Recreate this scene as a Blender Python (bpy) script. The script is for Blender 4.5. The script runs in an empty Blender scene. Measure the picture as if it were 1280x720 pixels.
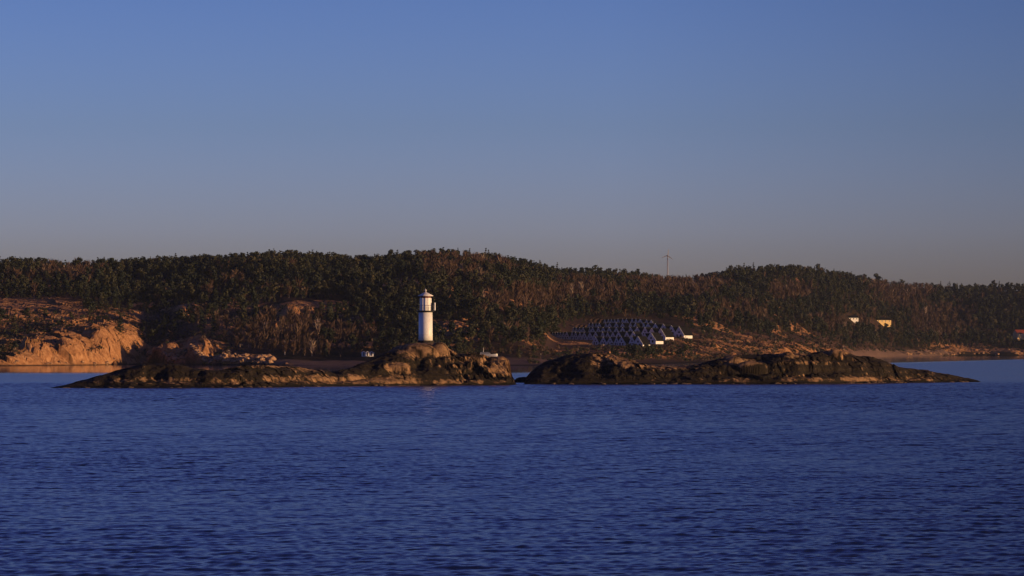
import bpy, bmesh, math, random
import numpy as np
from mathutils import Vector, Matrix, noise as mnoise
R = math.radians
random.seed(7)
rng = np.random.default_rng(11)
sc = bpy.context.scene
COL = sc.collection
# ------------------------------------------------------------------ survey frame
F = 4100.0          # focal length in photo pixels (1280 wide)
HZ = 436.0          # picture row of the horizon
CZ = 7.68           # eye height above the sea
def W(px, py, Y):   # a bearing/height reading and a distance -> point on site
    return Vector(((px - 640) / F * Y, Y, CZ - (py - HZ) / F * Y))
SUN_AZ, SUN_EL = 110.0, 4.2    # clockwise from +Y

# ------------------------------------------------------------------ numpy noise
def _h(ix, iy, s):
    h = (ix.astype(np.int64) * 374761393 + iy.astype(np.int64) * 668265263 + s * 1442695041) & 0xFFFFFFFF
    h = ((h ^ (h >> 13)) * 1274126177) & 0xFFFFFFFF
    h = ((h ^ (h >> 16)) * 2246822519) & 0xFFFFFFFF
    return ((h ^ (h >> 15)) & 0xFFFFFF) / float(0xFFFFFF)
def vn(x, y, s=0):
    ix, iy = np.floor(x), np.floor(y)
    fx, fy = x - ix, y - iy
    ux, uy = fx * fx * (3 - 2 * fx), fy * fy * (3 - 2 * fy)
    a, b = _h(ix, iy, s), _h(ix + 1, iy, s)
    c, d = _h(ix, iy + 1, s), _h(ix + 1, iy + 1, s)
    return (a + (b - a) * ux) * (1 - uy) + (c + (d - c) * ux) * uy
def fbm(x, y, s=0, o=4, g=.5):
    t, a, n = 0, 1.0, 0
    for k in range(o):
        t = t + a * (vn(x * 2 ** k + 17.3 * k, y * 2 ** k - 9.1 * k, s + k) - .5); n += a; a *= g
    return t / n * 2          # about -1..1
def cells(x, y, s=0):
    """angular blocks: tilted plateaux and the distance to the nearest crack"""
    ix, iy = np.floor(x), np.floor(y)
    f1 = np.full(np.shape(x), 9.0); f2 = f1.copy(); val = np.zeros(np.shape(x))
    for dx in (-1, 0, 1):
        for dy in (-1, 0, 1):
            cx, cy = ix + dx, iy + dy
            qx, qy = cx + _h(cx, cy, s), cy + _h(cx, cy, s + 1)
            d = np.hypot(x - qx, y - qy)
            v = (_h(cx, cy, s + 2) - .5) + (_h(cx, cy, s + 3) - .35) * 1.2 * (x - qx) * -1 + (_h(cx, cy, s + 4) - .5) * 1.4 * (y - qy)
            n = d < f1
            f2 = np.where(n, f1, np.minimum(f2, d)); val = np.where(n, v, val); f1 = np.where(n, d, f1)
    return val, f2 - f1
def sm(a, b, x):
    t = np.clip((x - a) / (b - a), 0, 1); return t * t * (3 - 2 * t)
def blob(u, p, cu, cp, ru, rp):
    """soft ellipse 0..1"""
    return np.clip(1.35 - np.hypot((u - cu) / ru, (p - cp) / rp), 0, 1) ** .7

# ------------------------------------------------------------------ materials
def mat(name, rough=.8, spec=.2):
    m = bpy.data.materials.new(name); m.use_nodes = True
    nt = m.node_tree; b = nt.nodes['Principled BSDF']
    b.inputs['Roughness'].default_value = rough
    b.inputs['Specular IOR Level'].default_value = spec
    return m, nt, b
def nd(nt, t, **kw):
    n = nt.nodes.new(t)
    for k, v in kw.items(): setattr(n, k, v)
    return n
def noise(nt, scale, detail=4, rough=.6, vec=None, stretch=None):
    n = nd(nt, 'ShaderNodeTexNoise'); n.inputs['Scale'].default_value = scale
    n.inputs['Detail'].default_value = detail; n.inputs['Roughness'].default_value = rough
    if vec is None:
        g = nd(nt, 'ShaderNodeTexCoord'); vec = g.outputs['Object']
    if stretch:
        mp = nd(nt, 'ShaderNodeMapping'); mp.inputs['Scale'].default_value = stretch
        nt.links.new(vec, mp.inputs['Vector']); vec = mp.outputs['Vector']
    nt.links.new(vec, n.inputs['Vector']); return n
def ramp(nt, fac, stops):
    r = nd(nt, 'ShaderNodeValToRGB'); e = r.color_ramp.elements
    while len(e) < len(stops): e.new(.5)
    for k, (p, c) in enumerate(stops):
        e[k].position = p; e[k].color = (*c, 1) if len(c) == 3 else c
    nt.links.new(fac, r.inputs['Fac']); return r
def mix(nt, fac, a, b, mode='MIX'):
    m = nd(nt, 'ShaderNodeMix', data_type='RGBA', blend_type=mode)
    for sock, v in ((m.inputs[0], fac), (m.inputs[6], a), (m.inputs[7], b)):
        if isinstance(v, (int, float)): sock.default_value = v
        elif isinstance(v, tuple): sock.default_value = (*v, 1)
        else: nt.links.new(v, sock)
    return m.outputs[2]
def plain(name, col, var=.18, scale=1.5, rough=.7, spec=.3, metal=0, col2=None):
    m, nt, b = mat(name, rough, spec); b.inputs['Metallic'].default_value = metal
    n = noise(nt, scale, 5, .65)
    c2 = col2 or tuple(max(0, c * (1 - var * 1.6)) for c in col)
    r = ramp(nt, n.outputs['Fac'], [(.35, c2), (.62, tuple(min(1, c * (1 + var * .4)) for c in col))])
    nt.links.new(r.outputs['Color'], b.inputs['Base Color']); return m
def bump(nt, b, height, strength, dist):
    n = nd(nt, 'ShaderNodeBump'); n.inputs['Strength'].default_value = strength
    n.inputs['Distance'].default_value = dist
    nt.links.new(height, n.inputs['Height']); nt.links.new(n.outputs['Normal'], b.inputs['Normal'])
def attr(nt, name):
    return nd(nt, 'ShaderNodeAttribute', attribute_name=name).outputs

# granite islets: pale granite, also painted as sun highlights / black lichen / green algae at the waterline
m_islet, nt, b = mat('islet_granite', .85, .15)
n1 = noise(nt, .9, 8, .68); n2 = noise(nt, 4.5, 6, .7); n3 = noise(nt, .22, 4, .6)
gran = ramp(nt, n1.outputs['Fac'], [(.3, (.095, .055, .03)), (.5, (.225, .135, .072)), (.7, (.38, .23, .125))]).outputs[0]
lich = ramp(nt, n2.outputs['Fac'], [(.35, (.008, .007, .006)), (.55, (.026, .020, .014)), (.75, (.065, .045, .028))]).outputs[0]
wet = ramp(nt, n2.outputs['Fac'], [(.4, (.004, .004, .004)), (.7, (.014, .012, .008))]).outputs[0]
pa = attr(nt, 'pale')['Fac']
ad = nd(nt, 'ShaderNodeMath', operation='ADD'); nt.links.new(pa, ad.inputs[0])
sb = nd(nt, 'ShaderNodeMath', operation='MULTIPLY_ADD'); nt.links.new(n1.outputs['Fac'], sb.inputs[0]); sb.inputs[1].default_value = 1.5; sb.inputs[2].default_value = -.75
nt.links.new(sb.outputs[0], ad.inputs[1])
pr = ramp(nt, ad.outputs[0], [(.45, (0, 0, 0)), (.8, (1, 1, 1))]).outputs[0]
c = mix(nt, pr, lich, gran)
cr = attr(nt, 'crack')['Fac']
c = mix(nt, cr, c, (.006, .006, .006))
c = mix(nt, attr(nt, 'wet')['Fac'], c, wet)
nt.links.new(c, b.inputs['Base Color']); bump(nt, b, n2.outputs['Fac'], .7, .12)

# mainland: forest floor, heath, granite, sand, chosen by painted ground-cover attributes
m_land, nt, b = mat('hill_ground', .95, .05)
n1 = noise(nt, .06, 8, .7); n2 = noise(nt, .35, 6, .7); n3 = noise(nt, 1.2, 4, .7)
floor = ramp(nt, n2.outputs['Fac'], [(.35, (.014, .012, .008)), (.65, (.045, .03, .018))]).outputs[0]
heath = ramp(nt, n2.outputs['Fac'], [(.32, (.018, .013, .011)), (.5, (.055, .033, .028)), (.68, (.12, .074, .060))]).outputs[0]
gran = ramp(nt, n2.outputs['Fac'], [(.28, (.13, .06, .03)), (.5, (.36, .18, .085)), (.7, (.50, .29, .15))]).outputs[0]
sand = ramp(nt, n2.outputs['Fac'], [(.3, (.10, .065, .055)), (.7, (.17, .11, .09))]).outputs[0]
c = mix(nt, attr(nt, 'heath')['Fac'], floor, heath)
ad = nd(nt, 'ShaderNodeMath', operation='MULTIPLY_ADD'); nt.links.new(n3.outputs['Fac'], ad.inputs[0]); ad.inputs[1].default_value = 1.1
nt.links.new(attr(nt, 'rock')['Fac'], ad.inputs[2])
rr = ramp(nt, ad.outputs[0], [(.72, (0, 0, 0)), (.95, (1, 1, 1))]).outputs[0]
c = mix(nt, rr, c, gran)
c = mix(nt, attr(nt, 'sand')['Fac'], c, sand)
c = mix(nt, attr(nt, 'crack')['Fac'], c, (.02, .015, .01))
c = mix(nt, attr(nt, 'wet')['Fac'], c, (.008, .008, .007))
nt.links.new(c, b.inputs['Base Color']); bump(nt, b, n3.outputs['Fac'], .8, .5)

# sea
m_sea, nt, b = mat('sea_water', .22, .5)
b.inputs['Base Color'].default_value = (.012, .015, .050, 1)
b.inputs['IOR'].default_value = 1.333
geo = nd(nt, 'ShaderNodeNewGeometry')
def slope(scale, st, amp, det=2):
    n = noise(nt, scale, det, .55, geo.outputs['Position'], st)
    v = nd(nt, 'ShaderNodeVectorMath', operation='SUBTRACT'); nt.links.new(n.outputs['Color'], v.inputs[0]); v.inputs[1].default_value = (.5, .5, .5)
    s = nd(nt, 'ShaderNodeVectorMath', operation='MULTIPLY'); nt.links.new(v.outputs[0], s.inputs[0]); s.inputs[1].default_value = (amp * .7, amp, 0)
    return s.outputs[0]
acc = None
for a in (slope(.02, (.5, 1, 1), .05), slope(.16, (.5, 1, 1), .10), slope(2.6, (.6, 1, 1), .38)):
    if acc is None: acc = a
    else:
        s = nd(nt, 'ShaderNodeVectorMath', operation='ADD'); nt.links.new(acc, s.inputs[0]); nt.links.new(a, s.inputs[1]); acc = s.outputs[0]
# the bay behind the skerries is sheltered and calmer
sx = nd(nt, 'ShaderNodeSeparateXYZ'); nt.links.new(geo.outputs['Position'], sx.inputs[0])
mx = nd(nt, 'ShaderNodeMath', operation='MAXIMUM'); nt.links.new(sx.outputs['X'], mx.inputs[0]); mx.inputs[1].default_value = 0
ma = nd(nt, 'ShaderNodeMath', operation='MULTIPLY_ADD'); nt.links.new(mx.outputs[0], ma.inputs[0]); ma.inputs[1].default_value = -3.6; nt.links.new(sx.outputs['Y'], ma.inputs[2])
def byshelter(a, b_, lo=960, hi=1090):
    m_ = nd(nt, 'ShaderNodeMapRange'); nt.links.new(ma.outputs[0], m_.inputs[0])
    for k, v in ((1, lo), (2, hi), (3, a), (4, b_)): m_.inputs[k].default_value = v
    return m_.outputs[0]
sc_ = nd(nt, 'ShaderNodeVectorMath', operation='SCALE'); nt.links.new(acc, sc_.inputs[0]); nt.links.new(byshelter(1, .12), sc_.inputs['Scale'])
ns = nd(nt, 'ShaderNodeVectorMath', operation='ADD'); nt.links.new(sc_.outputs[0], ns.inputs[0]); nt.links.new(geo.outputs['Normal'], ns.inputs[1])
nn = nd(nt, 'ShaderNodeVectorMath', operation='NORMALIZE'); nt.links.new(ns.outputs[0], nn.inputs[0])
nt.links.new(nn.outputs[0], b.inputs['Normal'])
nt.links.new(byshelter(.22, .05), b.inputs['Roughness'])

def leaf_mat(name, stops, scale=.035, trans=.15):
    m, nt, b = mat(name, .75, .15)
    n = noise(nt, scale, 3, .6, nd(nt, 'ShaderNodeNewGeometry').outputs['Position'])
    v = nd(nt, 'ShaderNodeMath', operation='MULTIPLY_ADD'); nt.links.new(attr(nt, 'tint')['Fac'], v.inputs[0]); v.inputs[1].default_value = .9
    w_ = nd(nt, 'ShaderNodeMath', operation='MULTIPLY_ADD'); nt.links.new(n.outputs['Fac'], w_.inputs[0]); w_.inputs[1].default_value = 1.3; w_.inputs[2].default_value = -.65
    nt.links.new(w_.outputs[0], v.inputs[2])
    c = ramp(nt, v.outputs[0], stops).outputs[0]
    nt.links.new(c, b.inputs['Base Color']); return m
m_pine = leaf_mat('conifer_needles', [(.1, (.016, .024, .018)), (.5, (.038, .043, .026)), (.95, (.070, .062, .034))])
m_bare = leaf_mat('bare_twigs', [(.1, (.05, .034, .028)), (.5, (.09, .055, .042)), (.8, (.12, .08, .055)), (1, (.30, .23, .18))])
m_bark = plain('tree_bark', (.13, .075, .045), .3, 3, .9, .1)
m_birch = plain('birch_bark', (.45, .40, .36), .3, 4, .8, .1)
m_white = plain('white_paint', (.80, .79, .77), .06, 1.2, .45, .4)
m_cabin = plain('white_boards', (.78, .78, .78), .06, .8, .6, .3)
m_roof = plain('dark_roofing', (.012, .012, .014), .25, 2, .95, .05)
m_glass = plain('dark_glass', (.03, .035, .045), .2, 1, .15, .5)
m_iron = plain('black_iron', (.015, .014, .014), .2, 3, .5, .4)
m_plinth = plain('dark_concrete', (.05, .043, .038), .3, 2, .9, .1)
m_redband = plain('red_paint', (.12, .02, .015), .15, 2, .5, .4)
m_lroof = plain('lantern_roof_paint', (.72, .68, .67), .15, 2, .5, .4)
m_grey = plain('grey_steel', (.30, .30, .33), .08, 1, .5, .4)
m_yellow = plain('yellow_boards', (.75, .55, .25), .08, 1, .7, .2)
m_redroof = plain('red_tiles', (.22, .04, .025), .2, 2, .8, .2)
m_boulder = plain('boulder_granite', (.40, .25, .15), .35, .8, .9, .1, col2=(.14, .08, .05))
m_hull = plain('pale_hull', (.26, .27, .33), .05, 1, .3, .5)

# ------------------------------------------------------------------ mesh helpers
def mesh_np(name, V, Fc, material, attrs=None, smooth=False):
    """V (n,3); Fc (m,k) all faces of k corners"""
    V = np.ascontiguousarray(V, np.float32); Fc = np.ascontiguousarray(Fc, np.int32)
    me = bpy.data.meshes.new(name); m_, k = Fc.shape
    me.vertices.add(len(V)); me.vertices.foreach_set('co', V.ravel())
    me.loops.add(m_ * k); me.loops.foreach_set('vertex_index', Fc.ravel())
    me.polygons.add(m_); me.polygons.foreach_set('loop_start', np.arange(0, m_ * k, k, dtype=np.int32))
    me.update(calc_edges=True)
    me.polygons.foreach_set('use_smooth', np.full(m_, smooth))
    for n_, a in (attrs or {}).items():
        at = me.attributes.new(n_, 'FLOAT', 'POINT'); at.data.foreach_set('value', np.ascontiguousarray(a, np.float32).ravel())
    me.materials.append(material); me.update()
    return me
def link(name, me, parent=None, loc=None):
    o = bpy.data.objects.new(name, me); COL.objects.link(o)
    if parent is not None: o.parent = parent
    if loc is not None: o.location = loc
    return o
def tag(o, label=None, cat=None, group=None, kind=None):
    if label: o['label'] = label
    if cat: o['category'] = cat
    if group: o['group'] = group
    if kind: o['kind'] = kind
    return o
def thing(name, label, cat, loc=(0, 0, 0), rz=0, group=None):
    o = bpy.data.objects.new(name, None); COL.objects.link(o); o.location = loc; o.rotation_euler = (0, 0, rz)
    o.empty_display_size = .2
    return tag(o, label, cat, group)
def dup(root, loc, rz, label, scale=None, group=None):
    r = root.copy(); COL.objects.link(r); r.location = loc; r.rotation_euler = (0, 0, rz)
    if scale is not None: r.scale = scale
    r['label'] = label
    if group: r['group'] = group
    for ch in root.children:
        c = ch.copy(); COL.objects.link(c); c.parent = r
        for g in ch.children:
            d = g.copy(); COL.objects.link(d); d.parent = c
    return r
class MB:
    def __init__(s): s.bm = bmesh.new()
    def box(s, x0, x1, y0, y1, z0, z1):
        v = [s.bm.verts.new(p) for p in ((x0, y0, z0), (x1, y0, z0), (x1, y1, z0), (x0, y1, z0), (x0, y0, z1), (x1, y0, z1), (x1, y1, z1), (x0, y1, z1))]
        for f in ((3, 2, 1, 0), (4, 5, 6, 7), (0, 1, 5, 4), (1, 2, 6, 5), (2, 3, 7, 6), (3, 0, 4, 7)): s.bm.faces.new([v[i] for i in f])
        return s
    def prism(s, pts, y0, y1):       # polygon in xz, extruded along y
        a = [s.bm.verts.new((x, y0, z)) for x, z in pts]; b_ = [s.bm.verts.new((x, y1, z)) for x, z in pts]
        s.bm.faces.new(a); s.bm.faces.new(b_[::-1])
        n = len(pts)
        for i in range(n): s.bm.faces.new((a[(i + 1) % n], a[i], b_[i], b_[(i + 1) % n]))
        return s
    def lathe(s, prof, n=40, smooth=True, cx=0, cy=0):
        rings = []
        for r, z in prof:
            rings.append([s.bm.verts.new((cx + r * math.cos(2 * math.pi * k / n), cy + r * math.sin(2 * math.pi * k / n), z)) for k in range(n)])
        for a, b_ in zip(rings, rings[1:]):
            for k in range(n):
                f = s.bm.faces.new((a[k], a[(k + 1) % n], b_[(k + 1) % n], b_[k])); f.smooth = smooth
        s.bm.faces.new(rings[0][::-1]); s.bm.faces.new(rings[-1])
        return s
    def tube(s, p, q, r0, r1=None, n=6):
        p, q = Vector(p), Vector(q); r1 = r0 if r1 is None else r1
        d = (q - p).normalized(); a = d.orthogonal().normalized(); c = d.cross(a)
        A = [s.bm.verts.new(p + (a * math.cos(t) + c * math.sin(t)) * r0) for t in [2 * math.pi * k / n for k in range(n)]]
        B = [s.bm.verts.new(q + (a * math.cos(t) + c * math.sin(t)) * r1) for t in [2 * math.pi * k / n for k in range(n)]]
        for k in range(n): s.bm.faces.new((A[k], A[(k + 1) % n], B[(k + 1) % n], B[k]))
        s.bm.faces.new(A[::-1]); s.bm.faces.new(B); return s
    def mesh(s, name, material):
        bmesh.ops.recalc_face_normals(s.bm, faces=s.bm.faces[:])
        me = bpy.data.meshes.new(name); s.bm.to_mesh(me); s.bm.free(); me.materials.append(material); return me
    def build(s, name, material, parent=None, loc=None):
        return link(name, s.mesh(name, material), parent, loc)
def grid_faces(nr, nc):
    i = np.arange(nr * nc).reshape(nr, nc)
    return np.stack([i[:-1, :-1], i[:-1, 1:], i[1:, 1:], i[1:, :-1]], -1).reshape(-1, 4)

# ------------------------------------------------------------------ mainland heights
LS = np.array([0, .02, .04, .07, .12, .2, .3, .45, .6, .8, 1.0])
LT = [  # bearing, shore..ridge rows, ridge distance
 (-190, [458, 453, 448, 442, 430, 415, 400, 380, 363, 347.5, 339.5], 2250),
 (0, [457.5, 450, 443, 436, 426, 414, 399, 378, 361, 346.5, 339.5], 2250),
 (60, [457, 443, 431, 425, 418, 408, 395, 376, 361, 345.5, 337.5], 2250),
 (130, [456.3, 437, 422, 416, 409, 401, 391, 374, 359, 345.5, 337.5], 2270),
 (172, [455.5, 438, 423, 418, 411, 403, 390, 374, 359, 344.5, 336.5], 2290),
 (190, [455.5, 452, 446, 438, 426, 411, 394, 374, 357, 343.5, 335.5], 2300),
 (240, [456, 449, 440, 430, 418, 402, 386, 372, 357, 342.5, 334.5], 2300),
 (300, [456.5, 451, 446, 440, 428, 412, 394, 372, 355, 340.5, 333.5], 2300),
 (365, [457, 454, 450, 444, 433, 415, 391, 370, 351, 335.5, 328.5], 2320),
 (420, [457, 455, 452, 448, 440, 425, 402, 376, 355, 340.5, 335.5], 2350),
 (475, [457, 455, 452, 447, 438, 423, 400, 372, 351, 339.5, 334.5], 2350),
 (500, [457, 455, 451, 446, 437, 421, 399, 369, 349, 334.5, 329.5], 2360),
 (560, [457, 454, 450, 446, 436, 420, 398, 368, 347, 330.5, 325.5], 2380),
 (620, [457, 454, 450, 445, 436, 418, 396, 368, 349, 335.5, 330.5], 2450),
 (655, [457, 454, 450, 445, 436, 419, 397, 371, 353, 341.5, 338.5], 2550),
 (690, [457, 455.5, 454, 451, 446, 439, 431, 420.5, 395, 360.5, 344.5], 2700),
 (735, [456.5, 455, 453.5, 450, 445, 436, 427, 416, 391, 362.5, 346.5], 2830),
 (785, [456, 454.5, 452.5, 449, 443, 432, 424, 409, 383, 359.5, 348.5], 2950),
 (850, [454, 452, 450, 446, 440, 430, 418, 397, 377, 361.5, 356.5], 3200),
 (890, [453, 450, 447, 443, 436.5, 427, 416, 392, 374, 359.5, 353.5], 3300),
 (915, [452, 449, 445.5, 441.5, 435, 426.5, 415, 392, 372, 353.5, 347.5], 3400),
 (985, [450, 446, 443, 439, 434, 427, 416, 392, 370, 347.5, 340.5], 3550),
 (1035, [448.5, 445.5, 442, 439, 434, 427, 416, 393, 371, 351.5, 346.5], 3700),
 (1110, [446, 443, 441, 439, 434, 427, 415, 398, 381, 366.5, 360.5], 4100),
 (1200, [445, 442, 440, 438, 433, 425, 411, 394, 381, 370.5, 365.5], 4350),
 (1290, [445, 442, 440, 438, 432, 423, 409, 390, 377, 367.5, 363.5], 4350),
 (1480, [445, 442, 440, 438, 432, 423, 409, 390, 377, 364.5, 359.5], 4350)]
LU = np.array([r[0] for r in LT], float); LP = np.array([r[1] for r in LT], float); LY = np.array([r[2] for r in LT], float)
_ud = np.arange(-190, 1480.1, 3.0); _g = np.exp(-.5 * (np.arange(-12, 13) * 3.0 / 9.0) ** 2); _g /= _g.sum()
def _smt(c): return np.convolve(np.pad(np.interp(_ud, LU, c), 12, 'edge'), _g, 'valid')
LP = np.stack([_smt(LP[:, k]) for k in range(LP.shape[1])], 1); LY = _smt(LY); LU = _ud
def shore_Y(u): return F * CZ / (np.interp(u, LU, LP[:, 0]) - HZ)
def base_row(u, s):
    s = np.clip(s, 0, 1)
    j = np.clip(np.searchsorted(LS, s, 'right') - 1, 0, len(LS) - 2)
    t = (s - LS[j]) / (LS[j + 1] - LS[j])
    k = np.clip(np.searchsorted(LU, u, 'right') - 1, 0, len(LU) - 2)
    w = np.clip((u - LU[k]) / (LU[k + 1] - LU[k]), 0, 1)
    a = LP[k, j] * (1 - t) + LP[k, j + 1] * t; b_ = LP[k + 1, j] * (1 - t) + LP[k + 1, j + 1] * t
    return a * (1 - w) + b_ * w
# ground cover, surveyed as bearing/height blobs: (u, row, half-width, half-height, strength)
ROCK = [(90, 440, 95, 22, 1.3), (150, 428, 30, 30, 1.2), (30, 449, 45, 8, 1.1), (215, 440, 26, 16, 1.2), (252, 440, 26, 16, 1.2), (235, 393, 18, 9, .95), (205, 388, 12, 6, .75), (170, 395, 25, 12, .55),
        (30, 392, 70, 18, .72), (110, 402, 60, 16, .78), (372, 389, 32, 9, .95), (400, 392, 12, 14, .8), (310, 384, 25, 6, .5), (345, 410, 8, 8, .8), (290, 410, 60, 14, .62), (270, 449, 50, 6, 1),
        (460, 399, 22, 4, .6), (564, 360, 9, 3, .9), (520, 350, 10, 2, .4), (640, 382, 25, 6, .4), (700, 386, 16, 5, .4),
        (800, 442, 90, 6, .5), (830, 444, 60, 4, .8), (910, 425, 50, 6, .42), (950, 434, 100, 7, .5), (1000, 440, 60, 4, .8), (1215, 439, 60, 4, 1.1), (1200, 433, 40, 5, .6), (1002, 350, 9, 3, .9), (1270, 441, 20, 3, 1), (1160, 441, 40, 3, .8)]
HEATH = [(40, 390, 110, 30, 1), (120, 410, 110, 26, 1), (250, 425, 80, 35, .9), (350, 392, 70, 22, .9), (780, 425, 130, 26, 1), (930, 430, 150, 18, 1), (1090, 440, 60, 6, .9), (460, 399, 36, 8, .8), (520, 358, 40, 6, .5), (860, 372, 60, 12, .7), (680, 380, 50, 12, .5), (1060, 405, 60, 8, .4), (1000, 352, 20, 4, .6)]
OPEN = [(609, 451, 22, 7, 1.9), (40, 395, 90, 20, 1.15), (150, 408, 60, 16, 1.1), (80, 425, 120, 26, 1.1), (160, 405, 60, 20, .9), (238, 438, 56, 22, 1.5), (225, 392, 28, 10, .9), (366, 390, 42, 11, 1.3), (235, 392, 32, 9, 1.3), (840, 441, 260, 7, 1.3), (790, 435, 80, 9, 1.8), (1103, 410.5, 15, 7, 1.8), (1065, 405, 10, 6, 1.7), (1276, 430, 10, 9, 1.8), (300, 405, 50, 14, .85), (460, 399, 25, 4, .8), (564, 361, 9, 3, .8),
        (790, 420, 78, 20, 1.7), (735, 427, 52, 10, 1.8), (840, 432, 50, 13, 1.7), (730, 414, 34, 9, 1.5), (730, 440, 60, 12, 1.7), (925, 434, 130, 15, 1.3), (900, 416, 40, 8, .6), (1100, 442, 70, 6, 1.4), (1230, 441, 90, 5, 1.3), (430, 452, 60, 7, 1.3), (640, 452, 60, 8, .9), (1002, 351, 10, 4, .9), (1065, 400, 12, 4, 1), (1103, 405, 13, 4, 1.2), (1278, 420, 14, 8, 1.4), (458, 446, 14, 6, 1.3)]
BARE = [(375, 425, 60, 22, 1.1), (300, 425, 30, 14, .7), (660, 383, 70, 16, .9), (850, 368, 60, 13, 1.2), (740, 375, 50, 18, .6), (990, 373, 28, 10, .8), (1050, 408, 34, 9, 1.2), (1130, 368, 36, 18, 1), (1180, 408, 45, 20, .8), (280, 365, 40, 18, .55), (80, 350, 50, 14, .5), (570, 345, 60, 14, .5), (1175, 358, 20, 8, .7), (430, 432, 40, 16, .7), (830, 345, 12, 7, .6), (920, 395, 30, 14, .4), (20, 358, 30, 12, .5)]
def knobs(x, y, p):
    return sm(.27, .45, fbm(x / 34, y / 60, 700, 3)) * sm(345, 356, p) * (1 - .8 * sm(150, 320, x))
def cover(L, u, p):
    t = np.zeros(np.shape(u))
    for cu, cp, ru, rp, k in L: t = np.maximum(t, k * blob(u, p, cu, cp, ru, rp))
    return t
BUMPS = []   # x, y, rx, ry, h
PADS = np.zeros((0, 3))
def land_Z(x, y, full=False):
    u = 640 + F * x / y
    Y0 = shore_Y(u); Yr = np.interp(u, LU, LY)
    s = (y - Y0) / (Yr - Y0)
    p = base_row(u, s)
    z = CZ - (p - HZ) / F * y
    over = np.maximum(y - Yr, 0)
    zr = CZ - (base_row(u, np.ones_like(s)) - HZ) / F * Yr
    z = np.where(s > 1, zr - over * .10 - 3 * sm(0, 60, over), z)
    rise = sm(0, .05, s)
    calm = 1 - .9 * np.clip(blob(u, p, 765, 422, 130, 30) * 1.6, 0, 1)
    z = z + rise * calm * (fbm(x / 70, y / 90, 3, 4) * 3.2 * sm(0, .25, s) + fbm(x / 16, y / 18, 9, 3) * .9) * (1 - .75 * sm(.85, 1, s))
    rk = np.maximum(cover(ROCK, u, p), .85 * knobs(x, y, p)) + .16 * fbm(x / 14, y / 14, 31, 3)
    amp = np.clip(rk, 0, 1) * sm(0, .008, s) * (1 - .6 * sm(.2, .5, s))
    sc1 = 1.0 + (y > 2600) * .0
    wx = x + 3 * fbm(x / 9, y / 9, 40, 2); wy = y + 5 * fbm(x / 9, y / 9, 44, 2)
    c1, e1 = cells(wx / 14, wy / 18, 50); c2, e2 = cells(wx / 3.6, wy / 5.0, 60)
    z = z + amp * (c1 * 3.0 + c2 * 1.1 + fbm(x / 2.5, y / 2.5, 70, 3) * .4 + .8) * (.4 + .6 * calm)
    for bx, by, rx, ry, h in BUMPS:
        dx = (x - bx) / rx; dx = np.where(dx > 0, dx * 1.25, dx * .8); r2 = dx * dx + ((y - by) / ry) ** 2
        z = z + h * np.sqrt(np.clip(1 - r2, 0, 1))
    if len(PADS):
        w_ = np.zeros(np.shape(x)); a_ = w_.copy(); f_ = (x > 5) & (x < 140) & (y > PADS[:, 1].min() - 40) & (y < PADS[:, 1].max() + 40)
        if f_.any():
            xx, yy = x[f_], y[f_]; ws = np.zeros(xx.shape); zs = ws.copy(); wm = ws.copy()
            for bx, by, bz in PADS:
                d2 = (xx - bx) ** 2 + (yy - by) ** 2; e_ = np.exp(-d2 / 40); ws += e_; zs += e_ * bz; wm = np.maximum(wm, np.exp(-d2 / 160))
            t_ = sm(.12, .6, wm); z = np.array(z); z[f_] = z[f_] * (1 - t_) + t_ * zs / (ws + 1e-12)
    z = np.where(s < 0, np.maximum(-4, (y - Y0) * .06), z)
    if not full: return z
    return z, u, p, s, rk, np.clip(1 - e1 / .07, 0, 1) * amp * .8 + np.clip(1 - e2 / .09, 0, 1) * amp * .45
def ground(u, row):
    """where the sight line at bearing u, height row meets the mainland"""
    Y0 = float(shore_Y(np.array([u]))[0]); Yr = float(np.interp(u, LU, LY))
    y = np.linspace(Y0 + 1, Yr + 30, 900); x = (u - 640) / F * y
    pr = HZ - (land_Z(x, y) - CZ) * F / y
    k = int(np.argmax(pr <= row)) if (pr <= row).any() else len(y) - 25
    return Vector((float(x[k]), float(y[k]), float(land_Z(x[k:k + 1], y[k:k + 1])[0])))
for u, row, ru, h in ((208, 447, 20, 4), (232, 449, 14, 3), (254, 448, 18, 4.5), (278, 449, 12, 3), (212, 443, 24, 5), (250, 443, 22, 5.5), (268, 437, 10, 2.5), (140, 434, 30, 4), (95, 432, 18, 4), (50, 440, 18, 3), (228, 391, 12, 3.2), (242, 391, 7, 3.5), (205, 396, 9, 2.5), (366, 390, 11, 4), (388, 392, 9, 4.5), (345, 408, 5, 3),
                      (845, 447, 12, 1.6), (1045, 441, 10, 2), (1180, 441, 12, 2.5), (1205, 440, 18, 3.5), (1228, 441, 12, 3), (1262, 441, 15, 3), (905, 447, 14, 1.8), (890, 430, 10, 2), (960, 430, 12, 2.2), (930, 424, 10, 1.8), (1000, 432, 12, 2)):
    g = ground(u, row + 2); k = g.y / F
    BUMPS.append((g.x, g.y, ru * k, ru * k * 1.4, h))

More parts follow.
